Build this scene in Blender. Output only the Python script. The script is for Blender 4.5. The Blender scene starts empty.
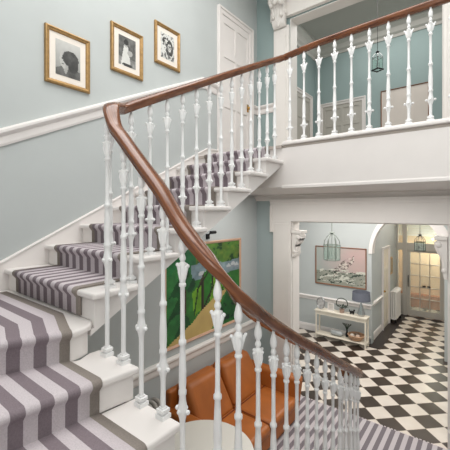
import bpy, bmesh, math, random
from mathutils import Vector
random.seed(7)
PI = math.pi
SC = bpy.context.scene
COL = SC.collection
E = 2.80                      # eye height above the hall floor (z = 0)

# ------------------------------------------------------------------ materials
def lin(c):
    return tuple(((x/255)/12.92 if x/255 <= .04045 else ((x/255+.055)/1.055)**2.4) for x in c)
def mat(name, rgb, rough=.5, metal=0, noise=0, scale=8, bump=0, spec=.5):
    m = bpy.data.materials.new(name); m.use_nodes = True
    nt = m.node_tree; b = nt.nodes['Principled BSDF']
    b.inputs['Roughness'].default_value = rough; b.inputs['Metallic'].default_value = metal
    b.inputs['Specular IOR Level'].default_value = spec
    c = lin(rgb); b.inputs['Base Color'].default_value = (*c, 1)
    if noise or bump:
        tc = nt.nodes.new('ShaderNodeTexCoord'); n = nt.nodes.new('ShaderNodeTexNoise')
        n.inputs['Scale'].default_value = scale; n.inputs['Detail'].default_value = 4
        nt.links.new(tc.outputs['Object'], n.inputs['Vector'])
        if noise:
            r = nt.nodes.new('ShaderNodeValToRGB')
            r.color_ramp.elements[0].color = (*[x*(1-noise) for x in c], 1); r.color_ramp.elements[0].position = .3
            r.color_ramp.elements[1].color = (*[min(1, x*(1+noise)) for x in c], 1); r.color_ramp.elements[1].position = .7
            nt.links.new(n.outputs['Fac'], r.inputs['Fac']); nt.links.new(r.outputs['Color'], b.inputs['Base Color'])
        if bump:
            bp = nt.nodes.new('ShaderNodeBump'); bp.inputs['Strength'].default_value = bump; bp.inputs['Distance'].default_value = .01
            nt.links.new(n.outputs['Fac'], bp.inputs['Height']); nt.links.new(bp.outputs['Normal'], b.inputs['Normal'])
    return m
def emat(name, rgb, s):
    m = bpy.data.materials.new(name); m.use_nodes = True
    b = m.node_tree.nodes['Principled BSDF']
    b.inputs['Base Color'].default_value = (*lin(rgb), 1)
    b.inputs['Emission Color'].default_value = (*lin(rgb), 1); b.inputs['Emission Strength'].default_value = s
    return m
def glass(name, rgb=(255, 255, 255), rough=0.02, alpha=.25):
    m = bpy.data.materials.new(name); m.use_nodes = True
    nt = m.node_tree; b = nt.nodes['Principled BSDF']; out = nt.nodes['Material Output']
    b.inputs['Base Color'].default_value = (*lin(rgb), 1); b.inputs['Roughness'].default_value = rough
    t = nt.nodes.new('ShaderNodeBsdfTransparent'); t.inputs['Color'].default_value = (*lin(rgb), 1)
    mx = nt.nodes.new('ShaderNodeMixShader'); mx.inputs[0].default_value = alpha
    nt.links.new(t.outputs[0], mx.inputs[1]); nt.links.new(b.outputs[0], mx.inputs[2]); nt.links.new(mx.outputs[0], out.inputs['Surface'])
    return m
def wood(name, dark, light, rough=.3, scale=3, stretch=(22, 1.6, 1)):
    m = bpy.data.materials.new(name); m.use_nodes = True
    nt = m.node_tree; b = nt.nodes['Principled BSDF']; b.inputs['Roughness'].default_value = rough
    tc = nt.nodes.new('ShaderNodeTexCoord'); mp = nt.nodes.new('ShaderNodeMapping'); mp.inputs['Scale'].default_value = stretch
    n = nt.nodes.new('ShaderNodeTexNoise'); n.inputs['Scale'].default_value = scale; n.inputs['Detail'].default_value = 6
    r = nt.nodes.new('ShaderNodeValToRGB')
    r.color_ramp.elements[0].color = (*lin(dark), 1); r.color_ramp.elements[0].position = .3
    r.color_ramp.elements[1].color = (*lin(light), 1); r.color_ramp.elements[1].position = .72
    nt.links.new(tc.outputs['UV'], mp.inputs['Vector']); nt.links.new(mp.outputs[0], n.inputs['Vector'])
    nt.links.new(n.outputs['Fac'], r.inputs['Fac']); nt.links.new(r.outputs[0], b.inputs['Base Color'])
    return m
def stripes(name, period, width, light, dark, border, bw=.045):
    """striped carpet; UV.x is the distance across the runner in metres"""
    m = bpy.data.materials.new(name); m.use_nodes = True
    nt = m.node_tree; b = nt.nodes['Principled BSDF']; b.inputs['Roughness'].default_value = .95; b.inputs['Specular IOR Level'].default_value = .1
    N = nt.nodes.new; L = nt.links.new
    uv = N('ShaderNodeUVMap'); uv.uv_map = 'UVMap'; sx = N('ShaderNodeSeparateXYZ'); L(uv.outputs[0], sx.inputs[0])
    def M(op, a, bb=None):
        q = N('ShaderNodeMath'); q.operation = op
        for i, v in enumerate((a, bb)):
            if v is None: continue
            if isinstance(v, (int, float)): q.inputs[i].default_value = v
            else: L(v, q.inputs[i])
        return q.outputs[0]
    f = M('FRACT', M('DIVIDE', M('SUBTRACT', sx.outputs[0], bw), period))
    isd = M('GREATER_THAN', f, .5)
    n = N('ShaderNodeTexNoise'); n.inputs['Scale'].default_value = 160; n.inputs['Detail'].default_value = 2
    tc = N('ShaderNodeTexCoord'); L(tc.outputs['Object'], n.inputs['Vector'])
    mx = N('ShaderNodeMix'); mx.data_type = 'RGBA'; L(isd, mx.inputs[0]); mx.inputs[6].default_value = (*lin(light), 1); mx.inputs[7].default_value = (*lin(dark), 1)
    isb = M('MAXIMUM', M('LESS_THAN', sx.outputs[0], bw), M('GREATER_THAN', sx.outputs[0], width-bw))
    m2 = N('ShaderNodeMix'); m2.data_type = 'RGBA'; L(isb, m2.inputs[0]); L(mx.outputs[2], m2.inputs[6]); m2.inputs[7].default_value = (*lin(border), 1)
    m3 = N('ShaderNodeMix'); m3.data_type = 'RGBA'; m3.blend_type = 'MULTIPLY'; m3.inputs[0].default_value = .35
    rr = N('ShaderNodeValToRGB'); rr.color_ramp.elements[0].color = (.55, .55, .55, 1); rr.color_ramp.elements[0].position = .25; rr.color_ramp.elements[1].position = .65
    L(n.outputs['Fac'], rr.inputs[0]); L(m2.outputs[2], m3.inputs[6]); L(rr.outputs[0], m3.inputs[7]); L(m3.outputs[2], b.inputs['Base Color'])
    bp = N('ShaderNodeBump'); bp.inputs['Strength'].default_value = .4; bp.inputs['Distance'].default_value = .004; L(n.outputs['Fac'], bp.inputs['Height']); L(bp.outputs[0], b.inputs['Normal'])
    return m
def tiles():
    m = bpy.data.materials.new('checker_marble'); m.use_nodes = True
    nt = m.node_tree; b = nt.nodes['Principled BSDF']; b.inputs['Roughness'].default_value = .34
    N = nt.nodes.new; L = nt.links.new
    g = N('ShaderNodeNewGeometry'); sx = N('ShaderNodeSeparateXYZ'); L(g.outputs['Position'], sx.inputs[0])
    def M(op, a, bb=None):
        q = N('ShaderNodeMath'); q.operation = op
        for i, v in enumerate((a, bb)):
            if v is None: continue
            if isinstance(v, (int, float)): q.inputs[i].default_value = v
            else: L(v, q.inputs[i])
        return q.outputs[0]
    s = .263*math.sqrt(2)
    dx = M('ADD', sx.outputs[0], .983); dy = M('SUBTRACT', sx.outputs[1], 6.079)
    p = M('DIVIDE', M('ADD', dx, dy), s); q = M('DIVIDE', M('SUBTRACT', dy, dx), s)
    par = M('FLOORED_MODULO', M('ADD', M('FLOOR', p), M('FLOOR', q)), 2)     # 0 = black
    white = M('GREATER_THAN', par, .5)
    n = N('ShaderNodeTexNoise'); n.inputs['Scale'].default_value = 5; n.inputs['Detail'].default_value = 8; L(g.outputs['Position'], n.inputs['Vector'])
    rw = N('ShaderNodeValToRGB'); rw.color_ramp.elements[0].color = (*lin((205, 194, 182)), 1); rw.color_ramp.elements[1].color = (*lin((236, 228, 218)), 1)
    rb = N('ShaderNodeValToRGB'); rb.color_ramp.elements[0].color = (*lin((38, 28, 22)), 1); rb.color_ramp.elements[1].color = (*lin((66, 52, 42)), 1)
    L(n.outputs['Fac'], rw.inputs[0]); L(n.outputs['Fac'], rb.inputs[0])
    mx = N('ShaderNodeMix'); mx.data_type = 'RGBA'; L(white, mx.inputs[0]); L(rb.outputs[0], mx.inputs[6]); L(rw.outputs[0], mx.inputs[7])
    # grout lines
    def edge(a):
        f = M('FRACT', a); return M('LESS_THAN', M('MINIMUM', f, M('SUBTRACT', 1, f)), .012)
    gr = M('MAXIMUM', edge(p), edge(q))
    m2 = N('ShaderNodeMix'); m2.data_type = 'RGBA'; L(gr, m2.inputs[0]); L(mx.outputs[2], m2.inputs[6]); m2.inputs[7].default_value = (*lin((150, 135, 120)), 1)
    L(m2.outputs[2], b.inputs['Base Color'])
    return m
def vcol():
    m = bpy.data.materials.new('painted_picture'); m.use_nodes = True
    nt = m.node_tree; b = nt.nodes['Principled BSDF']; b.inputs['Roughness'].default_value = .6
    a = nt.nodes.new('ShaderNodeVertexColor'); a.layer_name = 'Col'; nt.links.new(a.outputs[0], b.inputs['Base Color'])
    return m

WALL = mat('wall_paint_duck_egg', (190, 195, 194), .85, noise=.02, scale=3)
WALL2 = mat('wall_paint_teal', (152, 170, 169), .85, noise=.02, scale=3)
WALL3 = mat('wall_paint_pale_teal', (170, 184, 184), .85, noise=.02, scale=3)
WHITE = mat('white_paint', (234, 229, 226), .42, noise=.02, scale=4)
WHITE_M = mat('white_moulding', (234, 230, 225), .5, noise=.02, scale=4)
IRON = mat('white_cast_iron', (240, 240, 240), .35, bump=.05, scale=60)
CEIL = mat('ceiling_plaster', (226, 222, 218), .9)
GREYC = mat('grey_plaster', (196, 194, 188), .9)
RAIL = wood('mahogany', (82, 44, 28), (138, 86, 54), .2)
TILE = tiles()
BLACKT = mat('black_slate', (46, 38, 36), .35, noise=.15, scale=6)
RUN = stripes('runner_stripes', .105, .92, (212, 203, 207), (139, 127, 133), (156, 147, 140))
RUN2 = stripes('runner_stripes_wide', .105, 1.0, (212, 203, 207), (139, 127, 133), (156, 147, 140))
CARP = stripes('carpet_stripes', .1, 40, (200, 193, 196), (128, 121, 126), (156, 147, 140), bw=.0)
GOLD = mat('gilt', (166, 132, 84), .42, .45, noise=.2, scale=30)
MOUNT = mat('mount_card', (234, 226, 216), .9)
PIC = vcol()
PINKWOOD = mat('pale_pink_wood', (206, 168, 142), .5, noise=.06, scale=14)
BROWNW = mat('brown_wood', (132, 84, 54), .4, noise=.15, scale=14)
LEATHER = mat('tan_leather', (172, 98, 40), .45, noise=.12, scale=5, bump=.06)
LEATHER_D = mat('tan_leather_dark', (120, 54, 22), .5)
BLACK = mat('black_metal', (26, 26, 26), .4, .3)
CREAM = mat('cream_paint', (236, 228, 212), .4)
TABLEW = mat('table_white', (218, 214, 206), .4)
GREYSH = mat('grey_shade_fabric', (112, 116, 128), .9, noise=.06, scale=60)
SILVER = mat('silver', (200, 200, 200), .2, .9)
GLASS = glass('clear_glass', (240, 250, 248), .02, .18)
LGLASS = glass('lantern_glass', (232, 244, 240), .03, .13)
VERDI = mat('verdigris_metal', (138, 146, 138), .4, .5)
LEAF = mat('leaf_green', (34, 52, 32), .5, noise=.3, scale=20)
BASKET = mat('basket_weave', (196, 158, 128), .8, noise=.2, scale=50)
TERRA = mat('pot_pinkish', (176, 150, 136), .6)
BRASS = mat('brass', (190, 150, 80), .25, .9)
PEACH = mat('porch_peach', (240, 206, 172), .8)
BRICK = mat('porch_brick', (190, 120, 70), .8, noise=.2, scale=6)
BULB = emat('lit_bulb', (255, 232, 200), 6)
GREYD = mat('door_grey', (188, 184, 176), .5)
RED = mat('red_glaze', (176, 40, 36), .3)
RADW = mat('radiator_white', (236, 234, 230), .4)
RADG = mat('radiator_grey', (176, 172, 166), .45)

# ------------------------------------------------------------------ mesh builder
W = {}                        # world origin of every object
class MB:
    def __init__(s): s.v = []; s.f = []; s.uv = {}
    def add(s, vs, fs):
        o = len(s.v); s.v += [tuple(p) for p in vs]; s.f += [tuple(i+o for i in f) for f in fs]; return o
    def box(s, x0, x1, y0, y1, z0, z1):
        x0, x1 = min(x0, x1), max(x0, x1); y0, y1 = min(y0, y1), max(y0, y1); z0, z1 = min(z0, z1), max(z0, z1)
        s.add([(x0,y0,z0),(x1,y0,z0),(x1,y1,z0),(x0,y1,z0),(x0,y0,z1),(x1,y0,z1),(x1,y1,z1),(x0,y1,z1)],
              [(3,2,1,0),(4,5,6,7),(0,1,5,4),(1,2,6,5),(2,3,7,6),(3,0,4,7)]); return s
    def prism(s, poly, fn0, fn1):
        """poly in 2D, fn0/fn1 map (a,b) to the two end faces"""
        n = len(poly); vs = [fn0(*p) for p in poly]+[fn1(*p) for p in poly]
        s.add(vs, [tuple(range(n))[::-1], tuple(range(n, 2*n))]+[(i,(i+1)%n,n+(i+1)%n,n+i) for i in range(n)]); return s
    def slab(s, poly, z0, z1): return s.prism(poly, lambda a,b:(a,b,z0), lambda a,b:(a,b,z1))
    def slab_x(s, poly, x0, x1): return s.prism(poly, lambda a,b:(x0,a,b), lambda a,b:(x1,a,b))
    def slab_y(s, poly, y0, y1): return s.prism(poly, lambda a,b:(a,y0,b), lambda a,b:(a,y1,b))
    def lathe(s, prof, c=(0,0,0), seg=14, cap=True):
        n = len(prof); vs = []; fs = []
        for (r, z) in prof:
            for k in range(seg):
                a = 2*PI*k/seg; vs.append((c[0]+r*math.cos(a), c[1]+r*math.sin(a), c[2]+z))
        for i in range(n-1):
            for k in range(seg):
                k2 = (k+1) % seg; fs.append((i*seg+k, i*seg+k2, (i+1)*seg+k2, (i+1)*seg+k))
        if cap: fs += [tuple(range(seg))[::-1], tuple(range((n-1)*seg, n*seg))]
        s.add(vs, fs); return s
    def ball(s, c, r, sq=(1,1,1), seg=8, rings=6):
        vs = []; fs = []
        for i in range(rings+1):
            t = PI*i/rings
            for k in range(seg):
                a = 2*PI*k/seg; vs.append((c[0]+r*sq[0]*math.sin(t)*math.cos(a), c[1]+r*sq[1]*math.sin(t)*math.sin(a), c[2]-r*sq[2]*math.cos(t)))
        for i in range(rings):
            for k in range(seg):
                k2 = (k+1) % seg; fs.append((i*seg+k, i*seg+k2, (i+1)*seg+k2, (i+1)*seg+k))
        s.add(vs, fs); return s
    def tube(s, pts, r, seg=6, closed=False):
        pts = [Vector(p) for p in pts]; n = len(pts); vs = []; fs = []
        for i, p in enumerate(pts):
            a = pts[(i-1) % n] if (i or closed) else pts[0]; b = pts[(i+1) % n] if (i < n-1 or closed) else pts[-1]
            t = (b-a).normalized(); ref = Vector((0,0,1)) if abs(t.z) < .9 else Vector((1,0,0))
            u = t.cross(ref).normalized(); w = u.cross(t)
            rr = r[i] if isinstance(r, (list, tuple)) else r
            for k in range(seg):
                q = 2*PI*k/seg; vs.append(tuple(p+u*rr*math.cos(q)+w*rr*math.sin(q)))
        m = n if closed else n-1
        for i in range(m):
            j = (i+1) % n
            for k in range(seg):
                k2 = (k+1) % seg; fs.append((i*seg+k, i*seg+k2, j*seg+k2, j*seg+k))
        if not closed: fs += [tuple(range(seg))[::-1], tuple(range((n-1)*seg, n*seg))]
        s.add(vs, fs); return s
    def sweep(s, pts, sec):
        """section (side, up) carried along a path, sections kept upright; UV along the path"""
        pts = [Vector(p) for p in pts]; n = len(pts); m = len(sec); vs = []; fs = []; dist = 0; base = len(s.v)
        for i, p in enumerate(pts):
            if i: dist += (p-pts[i-1]).length
            t = (pts[min(n-1, i+1)]-pts[max(0, i-1)]); t.z = 0; t.normalize(); sd = Vector((t.y, -t.x, 0))
            for k, (a, b) in enumerate(sec):
                vs.append(tuple(p+sd*a+Vector((0,0,b)))); s.uv[base+i*m+k] = (a+.01*k, b, dist)
        for i in range(n-1):
            for k in range(m):
                k2 = (k+1) % m; fs.append((i*m+k, i*m+k2, (i+1)*m+k2, (i+1)*m+k))
        fs += [tuple(range(m))[::-1], tuple(range((n-1)*m, n*m))]
        s.add(vs, fs); return s
    def mould(s, pts, nrm, prof):
        """profile (out, up) in the plane of nrm and z along a straight or raked path"""
        n = len(pts); m = len(prof); vs = []; fs = []
        for p in pts:
            for a, b in prof: vs.append((p[0]+nrm[0]*a, p[1]+nrm[1]*a, p[2]+b))
        for i in range(n-1):
            for k in range(m):
                k2 = (k+1) % m; fs.append((i*m+k, i*m+k2, (i+1)*m+k2, (i+1)*m+k))
        fs += [tuple(range(m))[::-1], tuple(range((n-1)*m, n*m))]
        s.add(vs, fs); return s
    def loops(s, fn, a0, a1, b0, b1, lp, back=True):
        """nested rectangles: lp = [(inset, height)], fn maps (a,b,c) to the world; a hollow frame"""
        vs = []; fs = []; n = len(lp)
        for i, h in lp:
            vs += [fn(a0+i,b0+i,h), fn(a1-i,b0+i,h), fn(a1-i,b1-i,h), fn(a0+i,b1-i,h)]
        for i in range(n if back else n-1):
            j = (i+1) % n
            for k in range(4):
                k2 = (k+1) % 4; fs.append((i*4+k, i*4+k2, j*4+k2, j*4+k))
        s.add(vs, fs); return s
    def panel(s, fn, a0, a1, b0, b1, c0, c1):
        vs = [fn(a,b,c) for c in (c0,c1) for a,b in ((a0,b0),(a1,b0),(a1,b1),(a0,b1))]
        s.add(vs, [(3,2,1,0),(4,5,6,7),(0,1,5,4),(1,2,6,5),(2,3,7,6),(3,0,4,7)]); return s
    def build(s, name, m, parent=None, smooth=False, bevel=0, seg=2, origin=None):
        if parent is None:
            if origin is None:
                xs = [p[0] for p in s.v]; ys = [p[1] for p in s.v]; zs = [p[2] for p in s.v]
                origin = ((min(xs)+max(xs))/2, (min(ys)+max(ys))/2, min(zs))
            o0 = origin
        else: o0 = W[parent.name]
        me = bpy.data.meshes.new(name)
        me.from_pydata([(p[0]-o0[0], p[1]-o0[1], p[2]-o0[2]) for p in s.v], [], s.f)
        bm = bmesh.new(); bm.from_mesh(me)
        if not s.uv: bmesh.ops.remove_doubles(bm, verts=bm.verts, dist=2e-5)
        bmesh.ops.recalc_face_normals(bm, faces=bm.faces); bm.to_mesh(me); bm.free()
        if s.uv:
            uvl = me.uv_layers.new(name='UVMap')
            for l in me.loops:
                q = s.uv.get(l.vertex_index, (0,0,0)); uvl.data[l.index].uv = (q[0], q[2] if len(q) > 2 else q[1])
        me.materials.append(m)
        if smooth:
            for p in me.polygons: p.use_smooth = True
        o = bpy.data.objects.new(name, me); COL.objects.link(o)
        if smooth:
            try: me.set_sharp_from_angle(angle=math.radians(48))
            except Exception: pass
        if bevel:
            bv = o.modifiers.new('bevel', 'BEVEL'); bv.width = bevel; bv.segments = seg; bv.limit_method = 'ANGLE'; bv.angle_limit = math.radians(40)
        if parent is None: o.location = o0
        else: o.parent = parent
        W[o.name] = o0
        return o
def empty(name, loc, label, cat, group=None):
    o = bpy.data.objects.new(name, None); COL.objects.link(o); o.location = loc; o.empty_display_size = .1
    W[o.name] = tuple(loc); return tag(o, label, cat, group)
def tag(o, label, cat, group=None):
    o['label'] = label; o['category'] = cat
    if group: o['group'] = group
    return o
def struct(o): o['kind'] = 'structure'; return o
def sempty(name, loc):
    o = bpy.data.objects.new(name, None); COL.objects.link(o); o.location = loc; W[o.name] = tuple(loc); return struct(o)
def catmull(pts, n=8):
    P = [Vector(p) for p in pts]; P = [P[0]*2-P[1]]+P+[P[-1]*2-P[-2]]; out = []
    for i in range(1, len(P)-2):
        for k in range(n):
            t = k/n; a, b, c, d = P[i-1:i+3]
            out.append(.5*((2*b)+(c-a)*t+(2*a-5*b+4*c-d)*t*t+(3*b-a-3*c+d)*t**3))
    out.append(P[-2]); return out

# ------------------------------------------------------------------ plan (x to the right of the stair wall, y away from the camera's wall)
XL = -2.97                    # stair wall
YA = 4.64                     # arch wall
ZL = .69+E                    # landing floor
RISE = .163; GO = .304
def ny(k): return 2.82-GO*(k-1)          # nosing of step k (k=0 is the landing)
def nz(k): return ZL-RISE*k
ZSOF = .25+E                  # soffit of the landing
ZTOP = 3.62+E                 # stairwell ceiling
XR = .45

# ---- shell
struct(MB().box(-4.4, .8, -.5, 11.4, -.12, 0).build('floor', TILE))
struct(MB().box(XL-.12, XL, -.5, YA+.2, 0, ZTOP).build('wall_left', WALL))
struct(MB().box(XL-.12, XR+.12, -.5, -.38, 0, ZTOP).build('wall_back', WALL))
struct(MB().box(XR, XR+.12, -.38, YA+.2, 0, ZTOP).build('wall_right', WALL))
OL, OR, OT = -2.33, -.34, E-.155
w = MB()
w.box(XL, OL, YA, YA+.2, 0, ZSOF); w.box(OR, XR, YA, YA+.2, 0, ZSOF); w.box(OL, OR, YA, YA+.2, OT, ZSOF)
struct(w.build('wall_arch', WALL3))
UT = 2.95+E
w = MB(); w.box(XL, -2.37, YA, YA+.2, ZL, ZTOP); w.box(-.39, XR, YA, YA+.2, ZL, ZTOP); w.box(-2.37, -.39, YA, YA+.2, UT, ZTOP)
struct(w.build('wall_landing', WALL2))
struct(MB().box(XL, XR, -.38, YA, ZTOP, ZTOP+.1).build('ceiling', CEIL))
# landing slab with fascia
s_ = MB(); s_.box(XL, XR, 3.13, YA+.2, ZSOF, ZL-.03); s_.box(-4.3, .6, YA+.2, 7.5, ZSOF, ZL-.03)
struct(s_.build('floor_landing', WHITE))
s_ = MB(); s_.box(XL, -1.69, 3.104, 7.4, ZL-.03, ZL); s_.box(-1.69, XR, 3.15, YA, ZL-.03, ZL); s_.box(-1.69, XR, YA, 7.4, ZL-.03, ZL)
struct(s_.build('floor_upper', mat('landing_boards', (190, 180, 172), .6)))
# fascia mouldings: a plain skirt at the bottom edge
t = MB(); t.mould([(-1.69, 3.13, ZSOF), (XR, 3.13, ZSOF)], (0,-1), [(0,-.012),(.008,-.012),(.008,.01),(.004,.02),(0,.02)])
struct(t.build('trim_1', WHITE))
t = MB(); t.mould([(XL, YA, ZSOF-.09), (XR, YA, ZSOF-.09)], (0,-1), [(0,0),(.02,0),(.05,.04),(.09,.07),(.09,.09),(0,.09)])
struct(t.build('trim_2', WHITE_M))

# ---- lower hall beyond the arch
struct(MB().box(-4.32, -4.2, YA+.2, 7.5, 0, ZSOF).build('wall_hall_left', WALL))
struct(MB().box(.5, .62, YA+.2, 7.5, 0, ZSOF).build('wall_hall_right', WALL))
AC, AR, AS, AH = -1.25, .64, E-.9, .83      # basket arch centre, half width, spring, rise
poly = [(-4.2, 0), (AC-AR, 0)]
arc = [(AC-AR*math.cos(a), AS+AH*math.sin(a)) for a in [PI*i/28 for i in range(29)]]
w = MB()
w.box(-4.2, AC-AR, 7.4, 7.55, 0, ZSOF); w.box(AC+AR, .5, 7.4, 7.55, 0, ZSOF)
w.slab_y(arc[:15]+[(AC, ZSOF), (AC-AR, ZSOF)], 7.4, 7.55); w.slab_y(arc[14:]+[(AC+AR, ZSOF), (AC, ZSOF)], 7.4, 7.55)
struct(w.build('wall_hall', WALL))
# white archivolt and soffit lining of the basket arch
t = MB(); vs = []; fs = []
for (x, z) in arc:
    dx, dz = (x-AC)/AR, max(0, (z-AS)/AH); k = math.hypot(dx, dz)
    ox, oz = dx/k, dz/k; wv = .06+.12*(.5+.5*dx)
    vs += [(x-ox*.012, 7.38, z-oz*.012), (x+ox*wv, 7.38, z+oz*wv), (x+ox*wv, 7.41, z+oz*wv), (x-ox*.012, 7.57, z-oz*.012)]
for i in range(len(arc)-1):
    for k in range(4): fs.append((i*4+k, i*4+(k+1) % 4, (i+1)*4+(k+1) % 4, (i+1)*4+k))
fs += [(0,1,2,3), tuple(len(vs)-4+i for i in range(4))]
t.add(vs, fs); struct(t.build('trim_3', WHITE))
# corridor
struct(MB().box(-2.05, -1.93, 7.55, 10.1, 0, 2.95).build('wall_corridor_left', WALL))
struct(MB().box(-.5, -.38, 7.55, 10.1, 0, 2.95).build('wall_corridor_right', WALL))
struct(MB().box(-2.05, -.38, 7.55, 10.3, 2.95, 3.05).build('ceiling_corridor', CEIL))
struct(MB().box(-1.93, -1.68, 7.22, 10.02, 0, .006).build('trim_4', BLACKT))
struct(MB().box(-1.68, -.5, 9.94, 10.02, 0, .006).build('trim_5', BLACKT))
# base boards and dado rails
DADO = [(0,0),(.012,0),(.018,.02),(.018,.075),(.03,.085),(.045,.105),(.045,.125),(.03,.14),(0,.145)]
BASE = [(0,0),(.02,0),(.02,.12),(.012,.14),(.012,.155),(0,.16)]
t = MB(); t.mould([(-4.2,7.4,0),(-1.91,7.4,0)], (0,-1), BASE); t.mould([(-1.93,7.38,0),(-1.93,8.36,0)], (1,0), BASE); struct(t.build('baseboard_hall', WHITE))
DS = [(a, b*.72) for a, b in DADO]
t = MB(); t.mould([(-4.2,7.4,E-2.07),(-1.90,7.4,E-2.07)], (0,-1), DS); t.mould([(-1.93,7.38,E-2.07),(-1.93,8.36,E-2.07)], (1,0), DS); struct(t.build('trim_6', WHITE))
t = MB(); t.mould([(XL,.9,E-1.89),(XL,YA,E-1.89)], (1,0), DADO); struct(t.build('trim_7', WHITE_M))
t = MB(); t.mould([(XL,-.3,0),(XL,YA,0)], (1,0), BASE); struct(t.build('baseboard_left', WHITE))
# raked dado on the stair wall, level piece on the landing
t = MB(); pr = [(a*1.1, b) for a, b in DADO]
t.mould([(XL,-.38,.497+E+.486*(-.38-.957)),(XL,3.28,.497+E+.486*(3.28-.957)),(XL,3.36,.497+E+.486*(3.34-.957)-.02),(XL,3.58,.497+E+.486*(3.34-.957)-.035)], (1,0), pr)
struct(t.build('trim_8', WHITE))
t = MB(); t.mould([(XL,4.5,E+1.57),(XL,YA,E+1.57)], (1,0), pr); t.mould([(XL,YA,E+1.57),(-2.64,YA,E+1.57)], (0,-1), pr); struct(t.build('trim_9', WHITE))
t = MB(); t.mould([(XL,YA,ZL),(-2.64,YA,ZL)], (0,-1), BASE); t.mould([(XL,4.5,ZL),(XL,YA,ZL)], (1,0), BASE); struct(t.build('baseboard_landing', WHITE))

# ---- architrave of the lower opening (with ears) and of the upper opening
t = MB(); c0 = YA-.05
t.box(-2.64, OL, c0, YA, 0, OT)                       # left pilaster
t.box(-2.61, OL-.03, c0-.008, c0, .3, OT-.04)
t.box(-2.66, OL+.0, c0-.03, YA, 0, .28)               # plinth
struct(t.build('trim_10', WHITE_M, bevel=.008))
t = MB()
t.box(OR, -.02, c0, YA, 0, OT); t.box(OR+.05, -.06, c0-.018, c0, .3, OT-.04); t.box(OR, 0, c0-.03, YA, 0, .28)
struct(t.build('trim_11', WHITE_M, bevel=.008))
t = MB()
t.box(-2.69, .07, c0, YA, OT, ZSOF-.075); t.box(-2.69, -2.64, c0, YA, E-.33, OT); t.box(-2.69, .07, c0-.022, c0, ZSOF-.11, ZSOF-.075)
t.box(-2.69, .07, c0-.008, c0, ZSOF-.15, ZSOF-.11); t.box(-2.69, -2.665, c0-.02, c0, E-.33, ZSOF-.17)
t.box(OL, OR, YA, YA+.22, OT-.012, OT); t.box(OL-.001, OL+.012, YA, YA+.22, 0, OT); t.box(OR-.012, OR+.001, YA, YA+.22, 0, OT)
struct(t.build('trim_12', WHITE_M, bevel=.006))
t = MB()
t.box(-2.63, -2.37, c0, YA, ZL, 2.85+E); t.box(-2.59, -2.41, c0-.016, c0, ZL+.3, 2.7+E); t.box(-2.65, -2.35, c0-.03, YA, ZL, ZL+.25)
struct(t.build('trim_13', WHITE_M, bevel=.008))
t = MB()
t.box(-.39, -.13, c0, YA, ZL, 2.85+E); t.box(-.35, -.17, c0-.016, c0, ZL+.3, 2.7+E)
struct(t.build('trim_14', WHITE_M, bevel=.008))
t = MB()
t.box(-2.68, XR, c0-.02, YA, UT+.02, UT+.35); t.box(-2.68, XR, c0-.06, YA, UT+.35, UT+.45); t.box(-2.37, -.39, YA, YA+.22, UT-.01, UT+.02)
t.box(-2.37, -2.355, YA, YA+.22, ZL, UT); t.box(-.405, -.39, YA, YA+.22, ZL, UT)
struct(t.build('trim_15', WHITE_M, bevel=.008))

# carved brackets
def corbel(name, x, y, z, sx, w, d, h, label, big=False):
    """x,y,z: top corner at the jamb; sx: direction it projects; S-scroll with leaf"""
    root = empty(name, (x, y, z-h), label, 'corbel')
    m = MB(); m.box(x-.004*sx, x+sx*(d+.03), y-w/2-.02, y+w/2+.02, z-.045, z)
    m.build('abacus', WHITE_M, root, bevel=.006)
    prof = []
    for i in range(17):
        q = i/16; zz = z-.045-q*(h-.045)
        out = d*(.95-.75*q)+d*.22*math.sin(q*2.6*PI+.4)*(1-q*.4)
        prof.append((x+sx*max(out, .012), zz))
    poly = [(x-.004*sx, z-.045)]+prof+[(x-.004*sx, z-h)]
    m = MB(); m.slab_y(poly, y-w/2, y+w/2); m.build('scroll', WHITE_M, root, bevel=.006)
    m = MB()
    for k in range(3):
        yy = y+(k-1)*w*.3
        m.tube([(prof[i][0]+sx*.006, yy, prof[i][1]) for i in range(1, 15, 2)], [.02,.024,.026,.022,.016,.012,.008], 6)
    m.ball((x+sx*d*.85, y-w/2, z-.1), .035, (1,.5,1)); m.ball((x+sx*d*.3, y-w/2, z-h*.8), .028, (1,.5,1))
    m.build('acanthus_leaf', WHITE_M, root, smooth=True)
    return root
corbel('corbel', OL+.013, YA+.06, E-.295, 1, .2, .12, .40, 'carved white scroll bracket at the left end of the lower arch beam')
corbel('corbel', OR-.013, YA+.06, E-.295, -1, .2, .10, .5, 'carved white scroll bracket at the right end of the lower arch beam')
# carved head bracket on the upper pilaster (front facing)
root = empty('corbel', (-2.5, c0-.02, 2.82+E), 'large carved white plaster bracket high on the upper landing pilaster', 'corbel')
m = MB(); m.box(-2.68, -2.32, c0-.22, c0-.02, 3.28+E, 3.36+E); m.build('abacus', WHITE_M, root, bevel=.01)
pts = []
for i in range(15):
    q = i/14; zz = 3.28+E-q*.46
    pts.append((c0-.02-max(.015, .17*(1-q)**.8+.035*math.sin(q*9)), zz))
m = MB(); m.slab_x([(c0-.02, 3.28+E)]+pts+[(c0-.02, 2.82+E)], -2.61, -2.39); m.build('scroll', WHITE_M, root, bevel=.012)
m = MB()
for k in range(5):
    q = (k-2)/2; xx = -2.5+q*.10
    m.tube([(xx*(1-.55*(i/14)**2)-2.5*.55*(i/14)**2, pts[i][0]-.004+.02*abs(q), pts[i][1]+.03*(1-abs(q))) for i in range(1, 15-2*int(abs(q)*1.5), 2)], [.022,.032,.03,.034,.026,.022,.014][:len(range(1, 15-2*int(abs(q)*1.5), 2))], 7)
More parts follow.
